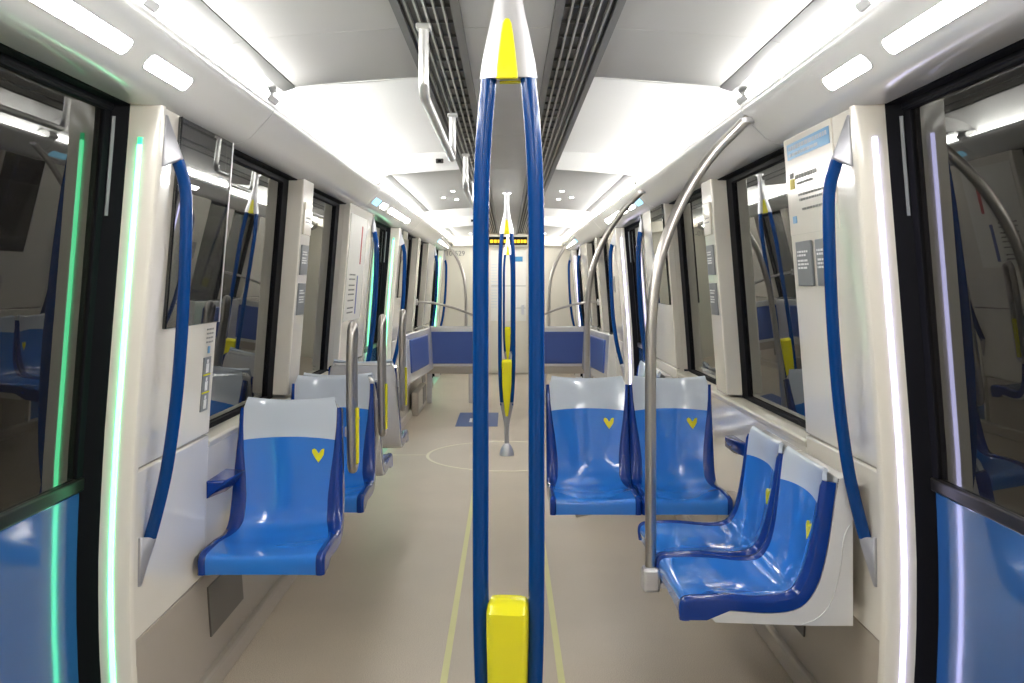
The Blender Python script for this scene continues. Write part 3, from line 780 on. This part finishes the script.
def grey_sign(s, y0, y1, z0, z1, lb):
    o = tag(wallpiece('grey_sign', s, y0, y1, z0, z1, 'grey', None, out=-.010, thick=.008, bevel=.003, n=2), lb, 'sign')
    h = z1 - z0; w_ = y1 - y0
    for f in (.74, .66, .54, .46, .38):
        e = random.uniform(.5, .7)
        ya, yb = (y1 - w_ * .12 - w_ * e, y1 - w_ * .12) if s > 0 else (y0 + w_ * .12, y0 + w_ * (.12 + e))
        text_rows(s, [(ya, yb, z0 + h * f, h * .045)], o, 'white', out=-.0115)
    return o
grey_sign(1, 3.125, 3.285, 1.44, 1.595, 'dark grey notice with white print on the right panel, nearer the window')
grey_sign(1, 2.93, 3.08, 1.44, 1.595, 'dark grey notice half hidden behind the right blue handle')
for s in (-1, 1):
    for (z0, z1, m, lb) in ((1.69, 1.85, 'white', 'white raised notice at the top of the %s window pillar'), (1.49, 1.64, 'grey', 'upper grey notice on the %s window pillar'), (1.29, 1.45, 'grey', 'lower grey notice on the %s window pillar')):
        if m == 'grey':
            grey_sign(s, 4.59, 4.745, z0, z1, lb % SIDE[s])
        else:
            o = tag(wallpiece('white_notice', s, 4.585, 4.745, z0, z1, 'cream_sat', None, out=-.013, thick=.010, bevel=.004, n=2), lb % SIDE[s], 'sign')
            text_rows(s, [(4.61, 4.72, z0 + .06, .006), (4.61, 4.70, z0 + .08, .006)], o, 'ink', out=-.0145)
# pictogram column left
pc = tag(sheet_on_wall('pictogram_label', -1, 3.235, 3.310, 1.00, 1.19, 'grey', n=3), 'narrow label with three white figures between yellow bars on the left panel', 'sign')
for z in (1.125, 1.062): sheet_on_wall('yellow_bar', -1, 3.235, 3.310, z, z + .006, 'yellow', pc, out=-.0055, thick=.002)
for z in (1.135, 1.072, 1.008):
    sheet_on_wall('figure_head', -1, 3.266, 3.280, z + .034, z + .046, 'white', pc, out=-.0055, thick=.002)
    sheet_on_wall('figure_body', -1, 3.260, 3.286, z, z + .032, 'white', pc, out=-.0055, thick=.002)
text_rows(-1, [(3.24, 3.31, z, .006) for z in (1.285, 1.27, 1.255, 1.24)], pc, 'ink', out=-.0055)
sheet_on_wall('blue_mark', -1, 3.265, 3.285, 1.203, 1.228, 'skyb', pc, out=-.0055, thick=.002)
# network map on left before door two
mp_ = tag(sheet_on_wall('line_map_poster', -1, 5.97, 6.62, 1.20, 1.90, 'paper', n=5), 'pale line map with red and blue lines left of the second door', 'poster')
sheet_on_wall('map_line', -1, 6.42, 6.46, 1.58, 1.84, 'red', mp_, out=-.0055, thick=.002, n=3)
sheet_on_wall('map_line', -1, 6.36, 6.40, 1.24, 1.50, 'violet', mp_, out=-.0055, thick=.002, n=3)
text_rows(-1, [(6.05, 6.28, z, .010) for z in (1.50, 1.47, 1.43, 1.40, 1.37, 1.33, 1.28, 1.25)], mp_, 'ink')
mp2 = tag(sheet_on_wall('notice_plate', 1, 8.98, 9.12, 1.36, 1.52, 'grey', n=2), 'small grey notice on the right wall past the second door', 'sign')
# end wall graphics
pe = tag(box('end_door_poster', -.27, .30, 14.757, 14.768, .85, 1.97, 'paper', bevel=.003), 'tall white printed sheet on the end door behind the centre poles', 'poster')
for i in range(16):
    z = 1.74 - i * .045; box('ruled_line', -.26, -.05, 14.753, 14.757, z, z + .006, 'head', pe)
box('ruled_line', -.26, .29, 14.753, 14.757, 1.40, 1.408, 'ink', pe); box('ruled_line', .05, .29, 14.753, 14.757, 1.05, 1.056, 'ink', pe)
box('blue_logo', .07, .24, 14.752, 14.757, 1.79, 1.87, 'skyb', pe, bevel=.002)
ld = tag(box('destination_display', -.29, .31, 14.49, 14.55, 2.045, 2.17, 'black', bevel=.006), 'black display with amber text under the ceiling at the end wall', 'display')
x = -.27
while x < .28:
    l = random.uniform(.02, .05); box('amber_glyph', x, x + l, 14.486, 14.49, 2.075, 2.125, 'amber', ld); x += l + .012
def text3d(txt, size, loc, rot, m, label):
    cu = bpy.data.curves.new('car_number', 'FONT'); cu.body = txt; cu.size = size; cu.extrude = .001; cu.align_x = 'CENTER'
    o = bpy.data.objects.new('tmp', cu); C.objects.link(o)
    bpy.context.view_layer.update()
    me = bpy.data.meshes.new_from_object(o.evaluated_get(bpy.context.evaluated_depsgraph_get())); me.name = 'car_number'
    bpy.data.objects.remove(o)
    o = bpy.data.objects.new('car_number', me); C.objects.link(o); me.materials.clear(); me.materials.append(M[m])
    o.location = loc; o.rotation_euler = rot; o['label'] = label; o['category'] = 'sign'; o['kind'] = 'thing'
    return o
text3d('10-529', .11, (-.83, 14.795, 1.885), (PI / 2, 0, 0), 'ink', 'grey car number 10-529 printed on the end wall, upper left')
for s in (-1, 1):
    o = loft('bulkhead_knob', [(0, 0, 0, .016, .016, 1), (.012, 0, 0, .014, .014, 1)], 'alu', ew, 12); o.rotation_euler = (PI / 2, 0, 0); o.location = (s * .66, 14.55, 2.09)
